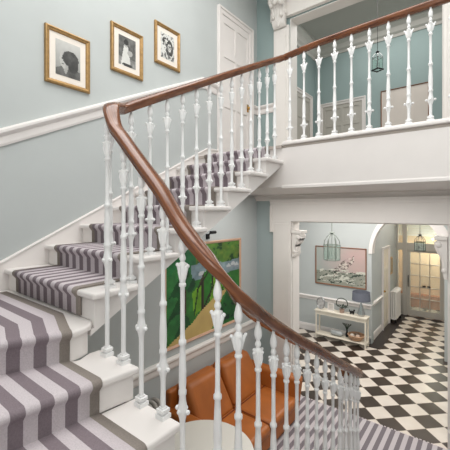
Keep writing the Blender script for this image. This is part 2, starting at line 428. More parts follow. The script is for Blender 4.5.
for sx in (-1, 1):
    m.ball((-2.5+sx*.118, c0-.12, 3.2+E), .062, (.5,1,1)); m.ball((-2.5+sx*.13, c0-.12, 3.2+E), .03, (.6,1,1))
    m.ball((-2.5+sx*.112, c0-.06, 3.02+E), .042, (.5,1,1)); m.ball((-2.5+sx*.08, c0-.17, 3.12+E), .03); m.ball((-2.5+sx*.07, c0-.12, 2.96+E), .026)
m.ball((-2.5, c0-.19, 3.16+E), .045, (1,.8,1.3)); m.ball((-2.5, c0-.08, 2.86+E), .03, (1,1,1.5))
m.build('acanthus_leaf', WHITE_M, root, smooth=True)

# ---- upper hall beyond the landing
XU = -3.15
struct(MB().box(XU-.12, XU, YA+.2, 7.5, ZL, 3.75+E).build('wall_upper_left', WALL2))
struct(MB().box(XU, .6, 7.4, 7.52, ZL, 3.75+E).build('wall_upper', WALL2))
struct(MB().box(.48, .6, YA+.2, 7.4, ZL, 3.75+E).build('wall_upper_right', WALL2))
struct(MB().box(XU-.12, .6, YA+.2, 7.52, 3.75+E, 3.85+E).build('ceiling_upper', GREYC))
CORN = [(0,0),(.02,0),(.03,.05),(.08,.08),(.12,.16),(.2,.2),(.2,.25),(0,.25)]
t = MB(); t.mould([(XU,7.4,E+3.5),(.48,7.4,E+3.5)], (0,-1), CORN); struct(t.build('trim_16', GREYC))
t = MB(); t.mould([(XU,YA+.2,E+3.5),(XU,7.4,E+3.5)], (1,0), CORN); struct(t.build('trim_17', WHITE_M))
t = MB(); t.mould([(XU,7.4,ZL),(.48,7.4,ZL)], (0,-1), BASE); struct(t.build('baseboard_upper', WHITE))

# ------------------------------------------------------------------ doors
def panel_door(name, fn, a0, a1, b0, b1, leafm, knob=None, rows=((.06,.38),(.43,.72),(.77,.95)), cw=.08, cols=2):
    """fn(a,b,c): c out of the wall; casing round a leaf with sunk panels"""
    p0 = fn((a0+a1)/2, b0, 0); root = sempty(name, p0)
    m = MB()
    U = [(a0,b0),(a0+cw,b0),(a0+cw,b1-cw),(a1-cw,b1-cw),(a1-cw,b0),(a1,b0),(a1,b1),(a0,b1)]
    m.prism(U, lambda a,b: fn(a,b,.001), lambda a,b: fn(a,b,.035))
    U = [(a0,b0),(a0+cw*.35,b0),(a0+cw*.35,b1-cw*.35),(a1-cw*.35,b1-cw*.35),(a1-cw*.35,b0),(a1,b0),(a1+.002,b1+.002),(a0-.002,b1+.002)]
    m.prism(U, lambda a,b: fn(a,b,.0352), lambda a,b: fn(a,b,.05))
    m.build('door_casing', WHITE, root, bevel=.008)
    la, lb, lt = a0+cw, a1-cw, b1-cw
    m = MB(); m.panel(fn, la, lb, b0+.005, lt, .001, .008)
    ws = (lb-la)/cols; h = lt-b0
    # stiles and rails around sunk panels
    st = .06
    for k in range(cols+1):
        c = la+k*(lb-la)/cols; m.panel(fn, max(la, c-st/ (1 if k in (0, cols) else 2)), min(lb, c+st/(1 if k in (0, cols) else 2)), b0+.005, lt, .008, .02)
    ed = [0]+[x for r in rows for x in r]+[1]
    for i in range(0, len(ed), 2): m.panel(fn, la, lb, b0+.005+ed[i]*(h-.005), b0+.005+ed[i+1]*(h-.005), .008, .0199)
    m.build('door_leaf', leafm, root, bevel=.004)
    if knob is not None:
        m = MB(); kx, kz = knob; c = fn(kx, kz, .045); m.ball(c, .026); m.panel(fn, kx-.02, kx+.02, kz-.06, kz+.06, .02, .026); m.build('door_handle', BRASS, root, smooth=True)
    return root
left = lambda x: (lambda a,b,c: (x+c, a, b))
front = lambda y: (lambda a,b,c: (a, y-c, b))
panel_door('door_1', left(XL), 3.60, 4.48, ZL, 2.89+E, WHITE, (4.34, ZL+.92), cw=.09)
panel_door('door_2', left(XU), 6.35, 7.2, ZL, 2.6+E, GREYD, (7.06, ZL+.85))
panel_door('door_3', front(7.4), -3.02, -2.0, ZL, 2.44+E, GREYD, None)
panel_door('door_4', left(-1.93), 8.40, 9.08, 0, E-.86, CREAM, (8.52, .9), cw=.06)

# front door wall with transom and sidelight
PX0, PX1 = -1.93, -.5
YD = 10.1
f = front(YD); d = sempty('door_5', (-1.27, YD, 0))
m = MB()
m.panel(f, PX0, -1.895, 0, 2.95, -.06, .03); m.panel(f, -1.78, -1.68, 0, 2.95, -.06, .05); m.panel(f, -.86, -.5, 0, 2.95, -.06, .03)
m.panel(f, PX0, -.5, E-1.05, E-.86, -.06, .045); m.panel(f, PX0, -.5, 2.9, 2.95, -.06, .03); m.panel(f, PX0, -1.78, 0, .55, -.06, .03)
m.build('door_frame', GREYD, d, bevel=.006)
m = MB(); m.panel(f, -1.68, -1.60, .01, E-1.05, -.04, .02); m.panel(f, -.93, -.86, .01, E-1.05, -.04, .02)
m.panel(f, -1.60, -.93, .01, .17, -.04, .02); m.panel(f, -1.60, -.93, E-1.10, E-1.05, -.04, .02)
xs = [-1.60+.67*i/3 for i in range(4)]; zs = [.17+(E-1.10-.17)*i/5 for i in range(6)]
for x in xs[1:3]: m.panel(f, x-.009, x+.009, .17, E-1.10, -.03, .012)
for z in zs[1:5]: m.panel(f, -1.60, -.93, z-.009, z+.009, -.03, .012)
leaf = m.build('door_leaf', GREYD, d)
for i in range(3):
    for j in range(5): MB().panel(f, xs[i], xs[i+1], zs[j], zs[j+1], -.012, -.006).build('pane', GLASS, leaf)
m = MB()
for x in (-1.27, -1.16): m.panel(f, x-.045, x+.03, .80, .845, .012, .03)
m.build('letter_plate', BLACK, leaf)
m = MB(); m.tube([f(-1.64, .78, .03), f(-1.64, .80, .06), f(-1.64, 1.05, .06), f(-1.64, 1.07, .03)], .012); m.build('door_handle', BLACK, leaf)
MB().panel(f, -1.895, -1.78, .55, E-1.05, -.012, -.006).build('sidelight_pane', GLASS, d)
MB().panel(f, -1.895, -1.78, E-.86, 2.9, -.012, -.006).build('sidelight_pane', GLASS, d)
MB().panel(f, -1.68, -.86, E-.86, 2.9, -.012, -.006).build('transom_pane', GLASS, d)
# porch
m = MB(); m.box(-2.4, -2.3, 10.17, 11.4, 0, 3.3); m.box(0, .1, 10.17, 11.4, 0, 3.3); m.box(-2.4, .1, 11.3, 11.4, .25, 3.3)
struct(m.build('wall_porch', PEACH)); struct(MB().box(-2.3, 0, 10.17, 11.4, 3.2, 3.3).build('ceiling_porch', WHITE))
m = MB(); m.box(-2.3, 0, 11.1, 11.3, 0, .36); struct(m.build('trim_18', BRICK))
m = MB()
for k in range(9): m.box(-2.1, -.2, 11.26, 11.29, 2.06+k*.075, 2.125+k*.075)
struct(m.build('window_1', WHITE))
r = empty('porch_lamp', (-1.06, 10.6, 2.01), 'small bright glowing lamp seen through the light above the front door', 'lamp')
m = MB(); m.tube([(-1.06,10.6,3.2),(-1.06,10.6,2.1)], .008); m.lathe([(.0,.0),(.03,.0),(.1,.02),(.03,.06),(.01,.08)], (-1.06,10.6,2.06)); m.build('stem', BRASS, r)
for k in range(5): m2 = MB(); m2.ball((-1.06+.09*math.cos(k*1.256), 10.6+.09*math.sin(k*1.256), 2.04), .028); m2.build('bulb', BULB, r, smooth=True)

# ------------------------------------------------------------------ STAIRCASE
ST = empty('staircase', (-2.3, .9, 0), 'white painted staircase with open treads winding up around the narrow stairwell', 'staircase')
XE = -1.67                    # open end of the upper treads
XS = -1.71                    # face of the outer string
TT = .036
def tread(poly, z): MB().slab(poly, z-TT, z).build('tread', WHITE, ST, bevel=.012, seg=3)
for k in range(1, 8):
    y0 = ny(k)-.02; y1 = ny(k-1)+.012
    tread([(XL+.02, y0), (XE, y0), (XE, y1), (XL+.02, y1)], nz(k))
for k in range(0, 8):          # risers below each nosing
    y = ny(k)+.012; MB().box(XL+.021, XS-.031, y, y+.02, nz(k+1)+.0005, nz(k)-TT-.0005).build('riser', WHITE, ST)
# quarter winder and the cross flight (Z below the eye)
zw = [nz(8), nz(9), nz(9)-RISE, nz(9)-2*RISE, E-1.27, E-1.44]
n8 = lambda u: -1.658+(u-.848)*.387           # nosing lines of the cross flight as x(y)
nA = lambda u: -1.385+(u-.84)*.12
nB = lambda u: -1.065+(u-.9)*.02
nC = lambda u: -.75
YE = 1.046                                     # open end of the cross treads
YB = -.36
tread([(XL+.02, YB), (n8(YB), YB), (n8(.86), .86), (-1.665, .93), (-1.69, .975), (-1.745, 1.016), (XL+.02, 1.016)], zw[0])
tread([(n8(YB)-.03, YB), (nA(YB), YB), (nA(YE), YE), (-1.69, YE), (-1.71, 1.035), (-1.715, .98), (n8(.9)-.04, .9)], zw[1])
tread([(nA(YB)-.03, YB), (nB(YB), YB), (nB(YE), YE), (nA(YE)-.03, YE)], zw[2])
tread([(nB(YB)-.03, YB), (nC(YB), YB), (nC(YE), YE), (nB(YE)-.03, YE)], zw[3])
tread([(-.78, YB), (.43, YB), (.43, .42), (-.79, 1.06), (-.78, 1.06)], zw[4])
tread([(-.82, 1.02), (.43, .38), (.43, 1.42), (-.86, 1.42), (-.84, 1.06)], zw[5])
def riser_line(p, q, z0, z1):
    dx, dy = q[0]-p[0], q[1]-p[1]; L = math.hypot(dx, dy); nx, nyy = dy/L*.02, -dx/L*.02
    MB().slab([p, q, (q[0]-nx, q[1]-nyy), (p[0]-nx, p[1]-nyy)], z0, z1).build('riser', WHITE, ST)
for fn, i, ye in ((n8, 0, .86), (nA, 1, 1.03), (nB, 2, 1.03), (nC, 3, 1.03)):
    riser_line((fn(YB)-.03, YB), (fn(ye)-.03, ye), zw[i+1] if i < 3 else zw[4], zw[i]-TT+.001)
for p_, q_ in ((( n8(.86)-.03, .86), (-1.695, .93)), ((-1.695, .93), (-1.713, .968)), ((-1.713, .968), (-1.74, .984))): riser_line(p_, q_, zw[1], zw[0]-TT+.001)
riser_line((.43, .40), (-.81, 1.03), zw[5], zw[4]-TT+.001)
# lower straight flight, 0.30 goings down to the hall floor
LF = [(1.40+.30*i, E-1.44-.17*i) for i in range(8)]     # (nosing y, height)
for i, (yn, z) in enumerate(LF):
    if i: tread([(-.90, yn-.33), (.43, yn-.33), (.43, yn), (-.90, yn)], z)
    MB().box(-.78, .43, yn-.05, yn-.03, z-.17, z-TT+.001).build('riser', WHITE, ST)
# outer strings
def slope_bottom(y): return ZL+(y-3.104)*RISE/GO-.24
pl = []
for k in range(7, -1, -1):
    y = ny(k)+.010
    pl += [(y, nz(k+1)-TT-.0005), (y, nz(k)-TT-.0005)]
poly = [(.985, slope_bottom(.985)), (.985, nz(8)-TT)]+pl[:]
poly = [q for q in poly if q[0] >= .985-1e-6]
poly += [(3.14, nz(0)-TT), (3.14, slope_bottom(3.14))]
m = MB(); m.slab_x(poly, XS-.03, XS)
m.build('outer_string', WHITE, ST)
m = MB()
m.slab_y([(-1.70, zw[0]-TT-.3), (-1.70, zw[1]-TT), (-1.415, zw[1]-TT), (-1.415, zw[2]-TT), (-1.095, zw[2]-TT), (-1.095, zw[3]-TT), (-.78, zw[3]-TT), (-.78, zw[4]-TT), (-.78, zw[4]-.35)], 1.0, 1.03)
m.build('outer_string', WHITE, ST)
poly = [(1.03, zw[5]-TT)]
for i, (yn, z) in enumerate(LF): poly += [(yn-.03, z-TT), (yn-.03, (z-.17-TT) if i < 7 else .02)]
poly += [(3.35, .0+.02), (1.03, zw[5]-.36)]
m = MB(); m.slab_x(poly, -.81, -.78); m.build('outer_string', WHITE, ST)
# plaster soffits
def soff(y): return slope_bottom(y)+.005
m = MB(); m.slab_x([(.99, soff(.99)), (3.14, soff(3.14)), (3.14, soff(3.14)+.03), (.99, soff(.99)+.03)], XL+.02, XS-.03); m.build('soffit', WHITE_M, ST)
m = MB(); m.prism([(XL+.02, nz(9)-.14), (-1.70, nz(9)-.14), (-.78, zw[4]-.36), (-.78, zw[4]-.33), (-1.70, nz(9)-.11), (XL+.02, nz(9)-.11)], lambda a,b:(a,YB,b), lambda a,b:(a,1.0,b)); m.build('soffit', WHITE_M, ST)
m = MB(); m.slab_x([(1.03, zw[5]-.34), (3.33, .02), (3.33, .05), (1.03, zw[5]-.30)], -.78, .43); m.build('soffit', WHITE_M, ST)
# wall string on the left wall
tp = lambda y: E-.388+.511*(y-.957)
m = MB(); m.slab_x([(.2, E-.62), (.75, tp(.75)), (3.36, tp(3.36)), (3.6, ZL+.165), (3.6, ZL), (3.1, ZL-.1), (.95, nz(8)-.1), (.2, nz(8)-.1)], XL+.001, XL+.02); 
m.mould([(XL+.019, .75, tp(.75)-.022), (XL+.019, 3.36, tp(3.36)-.022), (XL+.019, 3.6, ZL+.143)], (1,0), [(0,0),(.008,0),(.012,.012),(.006,.024),(0,.024)])
m.build('wall_string', WHITE, ST)

# ------------------------------------------------------------------ stair runner
def runner_piece(mb, ws, prof):
    """prof(w) -> list of (point) along the run; ws = list of distances across"""
    n = None; base = len(mb.v); vs = []
    for w_ in ws:
        pr_ = prof(w_); n = len(pr_)
        for p in pr_: mb.uv[base+len(vs)] = (w_, 0, 0); vs.append(p)
    fs = []
    for i in range(len(ws)-1):
        for k in range(n-1): fs.append((i*n+k, i*n+k+1, (i+1)*n+k+1, (i+1)*n+k))
    mb.add(vs, fs)
C = .012
def nose(dx_back, nosing, z, zdown):
    """(run, z) points over one nosing; run grows downhill. returns relative list"""
    r = .024; pts = []
    cx, cz = nosing-.002+C-r, z+C-r
    for a in (90, 68, 45, 22, 0, -25, -55): pts.append((cx+r*math.cos(math.radians(a)), cz+r*math.sin(math.radians(a))))
    pts.append((nosing-.028+C, z-.052)); pts.append((nosing-.03+C, zdown+C))
    return pts
# upper flight: run coordinate is -y
up = MB()
def prof_up(w_):
    x = -1.84-w_; pts = [(x, 3.75, ZL+C)]
    for k in range(0, 8):
        for r_, z in nose(0, -(ny(k)-.02), nz(k), nz(k+1)): pts.append((x, -r_, z))
    return pts
runner_piece(up, [0, .23, .46, .69, .92], prof_up)
o = up.build('stair_runner', RUN, None, smooth=True)
tag(o, 'grey and lilac striped carpet runner climbing the upper straight flight to the landing', 'carpet runner', 'striped stair carpet')
sd = o.modifiers.new('thick', 'SOLIDIFY'); sd.thickness = .009; sd.offset = -1
# cross flight: run coordinate is +x, distance across is 0.85 - y
cr = MB()
def prof_cr(w_):
    y = .85-w_; yb = y+.105*max(0, 1-w_/.55); pts = [(-2.83, yb, zw[0]+C), (-2.3, yb, zw[0]+C), (-1.96, yb, zw[0]+C)]
    for fn, i in ((n8, 0), (nA, 1), (nB, 2), (nC, 3)):
        for r_, z in nose(0, fn(y), zw[i], zw[i+1]): pts.append((r_, y, z))
    pts.append((-.1, y, zw[4]+C)); return pts
runner_piece(cr, [i*.125 for i in range(9)], prof_cr)
o = cr.build('stair_runner', RUN2, None, smooth=True)
tag(o, 'striped carpet runner turning over the wide winder steps in the left foreground', 'carpet runner', 'striped stair carpet')
sd = o.modifiers.new('thick', 'SOLIDIFY'); sd.thickness = .009; sd.offset = -1
lo = MB()
def prof_lo(w_):
    x = -.64+w_; pts = [(x, 1.0, zw[5]+C)]
    for i, (yn, z) in enumerate(LF):
        for r_, zz in nose(0, yn, z, z-.17): pts.append((x, r_, zz))
    return pts
runner_piece(lo, [0, .31, .62, .92], prof_lo)
o = lo.build('stair_runner', RUN, None, smooth=True)
tag(o, 'striped carpet runner on the lowest flight down to the hall', 'carpet runner', 'striped stair carpet')
sd = o.modifiers.new('thick', 'SOLIDIFY'); sd.thickness = .009; sd.offset = -1
# carpet on the floor of the stair hall
m = MB(); m.slab([(XL+.03, 1.2), (-1.3, 1.2), (-1.3, 3.56), (XR-.02, 3.56), (XR-.02, 4.66), (XL+.03, 4.66)], .001, .014)
for i, p in enumerate(m.v): m.uv[i] = (p[0]+3, 0, p[1])
o = m.build('hall_carpet', CARP); tag(o, 'striped grey and lilac carpet on the lower floor, ending at the checkered tiles', 'carpet')
m = MB()
for k in range(84): m.box(XL+.05+k*.04, XL+.072+k*.04, 4.655, 4.672, .002, .016)
m.build('whipped_edge', mat('carpet_binding', (206, 196, 196), .9), o)

# ------------------------------------------------------------------ balusters and rails
ORN = .79
def baluster_mesh(L):
    """cast-iron baluster, base at z=0, top at z=L; ornament measured from the top, plain foot takes the rest"""
    z = lambda t: L-t
    pr = [(.009,0),(.0095,.022),(.012,.026),(.02,.055),(.021,.072),(.017,.088),(.010,.097),(.011,.100),(.0165,.112),(.0165,.120),(.010,.130),
          (.014,.134),(.0195,.139),(.0215,.146),(.0195,.158),(.0205,.175),(.017,.205),(.0135,.222),(.018,.226),(.018,.236),(.0118,.241),
          (.0112,.33),(.0118,.44),(.0135,.466),(.0195,.472),(.0195,.486),(.0135,.492),(.0155,.53),(.019,.60),(.0195,.65),(.0165,.682),(.0205,.688),(.0205,.702),(.0165,.708),
          (.0175,.73),(.022,.752),(.0245,.765),(.0245,.782),(.018,.802),(.0145,.818),(.0135,.84)]
    foot = L-.048
    rest = [(.0135, min(.86, foot-.004)), (.0135, foot)]
    m = MB(); m.lathe([(r*(.86 if t < .13 else .88), z(t)) for r, t in (pr+rest)][::-1], (0,0,0), 12)
    # stepped square foot
    m.box(-.014,.014,-.014,.014,.018,.05); m.box(-.022,.022,-.022,.022,.028,.042); m.box(-.0255,.0255,-.0255,.0255,0,.018)
    for k in range(4):           # leaf scrolls: two large ones along the rail, two small across it
        a = k*PI/2; c, s2 = math.cos(a), math.sin(a); w = 1 if k % 2 == 0 else .66
        m.tube([(.015*c,.015*s2,z(.205)), (.019*c,.019*s2,z(.175)), (.026*w*c,.026*w*s2,z(.152)), (.033*w*c,.033*w*s2,z(.141))], [.004,.0075,.008,.006], 6)
        m.ball((.032*w*c,.032*w*s2,z(.147)), .0085, seg=6, rings=4)
        m.ball((.031*w*c,.031*w*s2,z(.772)), .011, seg=6, rings=4)
    return m
_cache = {}
def baluster(x, y, zb, zt, root, rot=0):
    L = round(zt-zb+.012, 3); key = L
    if key not in _cache:
        m = baluster_mesh(L); o = m.build('baluster', IRON, None, smooth=True, origin=(0,0,0)); _cache[key] = o.data
    else:
        o = bpy.data.objects.new('baluster', _cache[key]); COL.objects.link(o)
    o.parent = root; q = W[root.name]; o.location = (x-q[0], y-q[1], zb-q[2]); o.rotation_euler = (0,0,rot)
    return o
SEC = []
for (a, b) in ((-.022,-.03),(-.03,-.022),(-.031,-.006),(-.036,.004),(-.036,.016),(-.03,.027),(-.017,.034),(0,.036),(.017,.034),(.03,.027),(.036,.016),(.036,.004),(.031,-.006),(.03,-.022),(.022,-.03)): SEC.append((a, b))

SEC = [(a*1.18, b*1.04) for a, b in SEC]
SEC2 = [(a*.8, b*.82) for a, b in SEC]
BU = empty('stair_balustrade', (-1.74, 1.0, 0), 'curving mahogany handrail on white iron balusters that follows the stairs round the stairwell', 'balustrade')
XB = -1.74
rz = lambda y: E+.74+.519*(y-1.444)
ctrl = [(XB+.03, 3.175, E+1.628), (XB, 3.06, rz(3.05)), (XB, 2.6, rz(2.6)), (XB, 2.0, rz(2.0)), (XB, 1.6, rz(1.6)), (XB, 1.35, rz(1.35)), (XB+.012, 1.2, rz(1.2)),
        (XB+.062, 1.122, E+.59), (XB+.116, 1.056, E+.558), (XB+.162, 1.03, E+.505), (-1.53, 1.022, E+.432), (-1.459, 1.02, E+.365), (-1.315, 1.02, E+.225), (-1.158, 1.02, E+.075), (-1.033, 1.02, E-.07),
        (-.93, 1.022, E-.165), (-.85, 1.042, E-.245), (-.806, 1.105, E-.345), (-.80, 1.19, E-.415), (-.813, 1.28, E-.47), (-.834, 1.455, E-.57), (-.848, 1.73, E-.725), (-.852, 2.035, E-.89), (-.86, 2.35, E-1.065), (-.868, 2.664, E-1.235),
        (-.873, 2.9, E-1.365), (-.885, 3.02, E-1.425), (-.925, 3.09, E-1.45), (-.985, 3.10, E-1.465), (-1.03, 3.06, E-1.47), (-1.02, 3.01, E-1.47)]
path = catmull(ctrl, 8)
m = MB(); m.sweep(path, SEC); m.build('handrail', RAIL, BU, smooth=True)
def rail_under(x, y):
    return min(path, key=lambda p: (p.x-x)**2+(p.y-y)**2).z-.03
# upper flight
for j in range(14):
    y = 3.06-.149*j
    k = next(k for k in range(1, 8) if ny(k)-.02 <= y)
    baluster(XB, y, nz(k), rail_under(XB, y), BU, PI/2)
for x, y, i in ((-1.606,1.02,1), (-1.459,1.02,1), (-1.315,1.02,2), (-1.158,1.02,2), (-1.033,1.02,3), (-.845,1.03,3)):
    baluster(x, y, zw[i], rail_under(x, y), BU)
baluster(-.799, 1.108, zw[5], rail_under(-.806, 1.108), BU, PI/3)
for y in (1.28, 1.455, 1.61, 1.745, 1.89, 2.035, 2.187, 2.345, 2.494, 2.65, 2.775, 2.88, 2.99):
    q = min(path, key=lambda p: abs(p.y-y)+abs(p.x+.85)*.5)
    z = next(z for yn, z in LF if y <= yn) if y > 1.40 else zw[5]
    baluster(q.x, y, z, rail_under(q.x, y), BU, PI/2)
for x, y in ((-.985, 3.10), (-1.02, 3.01)): baluster(x, y, .17, rail_under(x, y), BU)
# curtail step under the scroll
MB().lathe([(.2,0),(.2,.13),(.23,.14),(.235,.155),(.225,.17),(0,.17)], (-.985,3.06,0), 28).build('curtail_step', WHITE, BU, smooth=True)

YBL = 3.2
BL = empty('landing_balustrade', (-.6, YBL, ZL), 'straight mahogany handrail and white iron balusters along the edge of the upper landing', 'balustrade')
m = MB(); m.sweep(catmull([(-1.70, YBL-.01, E+1.637), (-1.5, YBL, E+1.664), (-1.2, YBL, E+1.683), (-.36, YBL, E+1.70), (XR-.01, YBL, E+1.705)], 5), SEC2); m.build('handrail', RAIL, BL, smooth=True)
m = MB(); m.box(-1.69, XR-.01, 3.115, 3.255, ZL+.001, ZL+.03); m.box(-1.69, XR-.01, 3.14, 3.23, ZL+.03, ZL+.045); m.build('base_rail', WHITE, BL, bevel=.008)
for j in range(13):
    x = -1.635+.1595*j
    if x < XR-.06: baluster(x, YBL, ZL+.045, E+(1.636+.03*min(1, (x+1.64)/.5) if x < -1.1 else 1.667+.011*(x+1.1)), BL)

# ------------------------------------------------------------------ pictures
def art(name, fn, a0, a1, b0, b1, c, func, nx, ny_, parent, flip=False):
    vs = []; fs = []; cols = []
    for j in range(ny_+1):
        for i in range(nx+1): vs.append(fn(a0+(a1-a0)*i/nx, b0+(b1-b0)*j/ny_, c))
    for j in range(ny_):
        for i in range(nx):
            fs.append((j*(nx+1)+i, j*(nx+1)+i+1, (j+1)*(nx+1)+i+1, (j+1)*(nx+1)+i))
            cols.append(lin(func((i+.5)/nx, 1-(j+.5)/ny_)))
    o0 = W[parent.name]; me = bpy.data.meshes.new(name)
    me.from_pydata([tuple(p[i]-o0[i] for i in range(3)) for p in vs], [], fs)
    ca = me.color_attributes.new('Col', 'FLOAT_COLOR', 'CORNER')
    for p in me.polygons:
        for l in p.loop_indices: ca.data[l].color = (*cols[p.index], 1)
    me.materials.append(PIC); o = bpy.data.objects.new(name, me); COL.objects.link(o); o.parent = parent; W[o.name] = o0
    return o
def hsh(i, j, s=0):
    v = math.sin(i*127.1+j*311.7+s*74.7)*43758.5453; return v-math.floor(v)
def vn(x, y, s=0):
    i, j = math.floor(x), math.floor(y); fx, fy = x-i, y-j; fx = fx*fx*(3-2*fx); fy = fy*fy*(3-2*fy)
    return (hsh(i,j,s)*(1-fx)+hsh(i+1,j,s)*fx)*(1-fy)+(hsh(i,j+1,s)*(1-fx)+hsh(i+1,j+1,s)*fx)*fy
def fbm(x, y, s=0): return .55*vn(x, y, s)+.3*vn(x*2, y*2, s+1)+.15*vn(x*4, y*4, s+2)
def g(v): v = max(0, min(255, v)); return (v, v*1.0, v*.98)
def ell(x, y, cx, cy, rx, ry): return ((x-cx)/rx)**2+((y-cy)/ry)**2
def ph_head(x, y):      # dark haired head turned to the left
    n = fbm(x*7, y*7, 3)*40
    c = 190-60*y+n*.4
    if y > .84-.16*math.cos((x-.55)*2.6) : c = 60+n*1.6
    if ell(x, y, .72, .95, .3, .18) < 1: c = 45+n*1.8
    if ell(x, y, .40, .62, .1, .3) < 1 and x > .25: c = 150+n*.5
    if ell(x, y, .33, .52, .17, .26) < 1: c = 178-200*max(0, x-.33)+n*.3
    if ell(x, y, .60, .46, .33, .23) < 1: c = 38+n*1.4
    if ell(x, y, .70, .62, .22, .22) < 1: c = 42+n*1.2
    if ell(x, y, .28, .5, .04, .018) < 1 or ell(x, y, .27, .66, .05, .018) < 1: c = 70
    return g(c)
def ph_dress(x, y):     # pale figure in a white dress in front of a dark garden
    n = fbm(x*8, y*8, 5)*70
    c = 66+n
    if y > .72: c = 105+n*.9
    if abs(x-.42) < .12+.26*max(0, y-.32) and y > .32: c = 205+n*.2
    if ell(x, y, .42, .24, .09, .12) < 1: c = 178
    if ell(x, y, .43, .18, .13, .1) < 1: c = 50
    if ell(x, y, .66, .52, .15, .1) < 1: c = 170
    if ell(x, y, .5, .95, .3, .05) < 1: c = 60
    return g(c)
def ph_sketch(x, y):    # ink drawing: dark seated figure with a circular face and blossom
    n = fbm(x*9, y*9, 8)
    c = 214 if n < .62 else 150
    if ell(x, y, .64, .55, .27, .36) < 1: c = 40+n*70
    if ell(x, y, .64, .5, .14, .17) < 1: c = 205
    if ell(x, y, .64, .5, .14, .17) < 1 and fbm(x*22, y*22, 2) > .6: c = 80
    if ell(x, y, .3, .22, .24, .2) < 1: c = 60 if fbm(x*12, y*12, 4) > .5 else 210
    if ell(x, y, .28, .6, .12, .3) < 1: c = 90 if fbm(x*14, y*14, 6) > .55 else 215
    if y > .82: c = 110 if n > .5 else 205
    return g(c)
def frame_pic(name, fn, a0, a1, b0, b1, label, func, fw, fm, mount=0, nx=34, ny_=42, cat='framed picture', grp=None):
    p = fn((a0+a1)/2, b0, 0); root = empty(name, p, label, cat, grp)
    m = MB(); m.loops(fn, a0, a1, b0, b1, [(0,.001),(0,.02),(fw*.12,.027),(fw*.35,.03),(fw*.6,.022),(fw*.85,.02),(fw,.012),(fw,.001)]); m.build('frame', fm, root)
    MB().panel(fn, a0+fw*.5, a1-fw*.5, b0+fw*.5, b1-fw*.5, .002, .009).build('mount' if mount else 'backing', MOUNT, root)
    i = fw+mount; art('photograph' if mount else 'canvas', fn, a0+i, a1-i, b0+i, b1-i, .0105, func, nx, ny_, root)
    return root
FL = left(XL)
frame_pic('framed_photograph', FL, 1.284, 1.693, E+1.11, E+1.605, 'gold framed black and white portrait of a dark haired head, leftmost on the wall', ph_head, .04, GOLD, .052, grp='framed pictures on the stair wall')
frame_pic('framed_photograph', FL, 1.918, 2.313, E+1.42, E+1.908, 'gold framed black and white photograph of a pale dress, middle of the three', ph_dress, .04, GOLD, .052, grp='framed pictures on the stair wall')
frame_pic('framed_drawing', FL, 2.48, 2.873, E+1.695, E+2.172, 'gold framed black and white sketchy print nearest the upper door, highest of three', ph_sketch, .04, GOLD, .052, grp='framed pictures on the stair wall')
def pip(x, y, P):
    r = False; j = len(P)-1
    for i in range(len(P)):
        if (P[i][1] > y) != (P[j][1] > y) and x < (P[j][0]-P[i][0])*(y-P[i][1])/(P[j][1]-P[i][1])+P[i][0]: r = not r
        j = i
    return r
LAKE = [(.28,.22),(.5,.19),(.66,.22),(.74,.25),(1,.22),(1,.37),(.8,.38),(.66,.36),(.5,.39),(.3,.38)]
PATH = [(.0,1),(.05,.97),(.3,.84),(.42,.74),(.56,.66),(.66,.60),(.82,.56),(.72,.66),(.66,.8),(.56,1)]
WEDGE = [(.36,.5),(.44,.33),(.56,.26),(.58,.5),(.44,.72)]
PANEL1 = [(.30,.52),(.42,.42),(.43,.72),(.32,.78)]
PANEL2 = [(.56,.40),(.66,.40),(.64,.66),(.52,.70)]
PANEL3 = [(.68,.47),(.86,.42),(.82,.54),(.68,.6)]
BUSH = [(.72,.74),(.8,.6),(.92,.56),(1,.58),(1,1),(.64,1)]
TRUNK = [(.19,.46),(.23,.45),(.22,.72),(.18,.74)]
def land(x, y):         # bold green landscape: tree masses, pale lake, bright fields, sandy track
    n = fbm(x*7, y*7, 1); n2 = fbm(x*16, y*16, 4)
    c = (46+20*n, 104+60*n, 54)
    if y < .26: c = (64+60*n2, 118+60*n, 46+20*n) if n2 > .42 else (30, 74+30*n, 36)
    if x < .34 and y < .3: c = (38, 110+50*n, 70)
    if pip(x, y, LAKE): c = (128+50*n, 160+34*n, 174+20*n)
    for cx, cy in ((.42,.33),(.5,.32),(.57,.34),(.82,.31),(.89,.29),(.95,.31)):
        if ell(x, y, cx, cy, .035, .035) < 1: c = (206, 212, 214) if y < cy+.01 else (150, 160, 168)
    for cx, cy, r in ((.08,.42,.13),(.16,.3,.1),(.06,.66,.14),(.14,.84,.13),(.27,.42,.07)):
        e = ell(x, y, cx, cy, r, r*1.1)
        if e < 1: c = (40+26*n, 116+50*n, 62+14*n) if x+y*.6 < cx+cy*.6 else (24, 78+30*n, 46)
    if pip(x, y, WEDGE): c = (50, 110+50*n, 44) if x > .45 else (66, 56, 34)
    for P in (PANEL1, PANEL2, PANEL3):
        if pip(x, y, P): c = (112+30*n, 182+20*n, 46) if (x*11+y*2) % 1 > .18 else (40, 84, 36)
    for (x0, y0, x1, y1) in ((.56,.26,.58,.5),(.58,.5,.44,.74),(.36,.5,.56,.26),(.43,.42,.43,.74),(.66,.4,.64,.68),(.68,.6,.56,.74)):
        L2 = (x1-x0)**2+(y1-y0)**2; q = max(0, min(1, ((x-x0)*(x1-x0)+(y-y0)*(y1-y0))/L2))
        if math.hypot(x-x0-q*(x1-x0), y-y0-q*(y1-y0)) < .011: c = (40, 36, 26)
    if pip(x, y, PATH): c = (200+26*n, 170+30*n, 108+16*n)
    if pip(x, y, BUSH): c = (24+16*n2, 80+60*n, 46) if n2 > .4 else (18, 58, 36)
    if pip(x, y, TRUNK): c = (72, 46, 32)
    f = .62+.36*n2 if c[1] > c[0]+12 else .9
    return tuple(v*f for v in c)
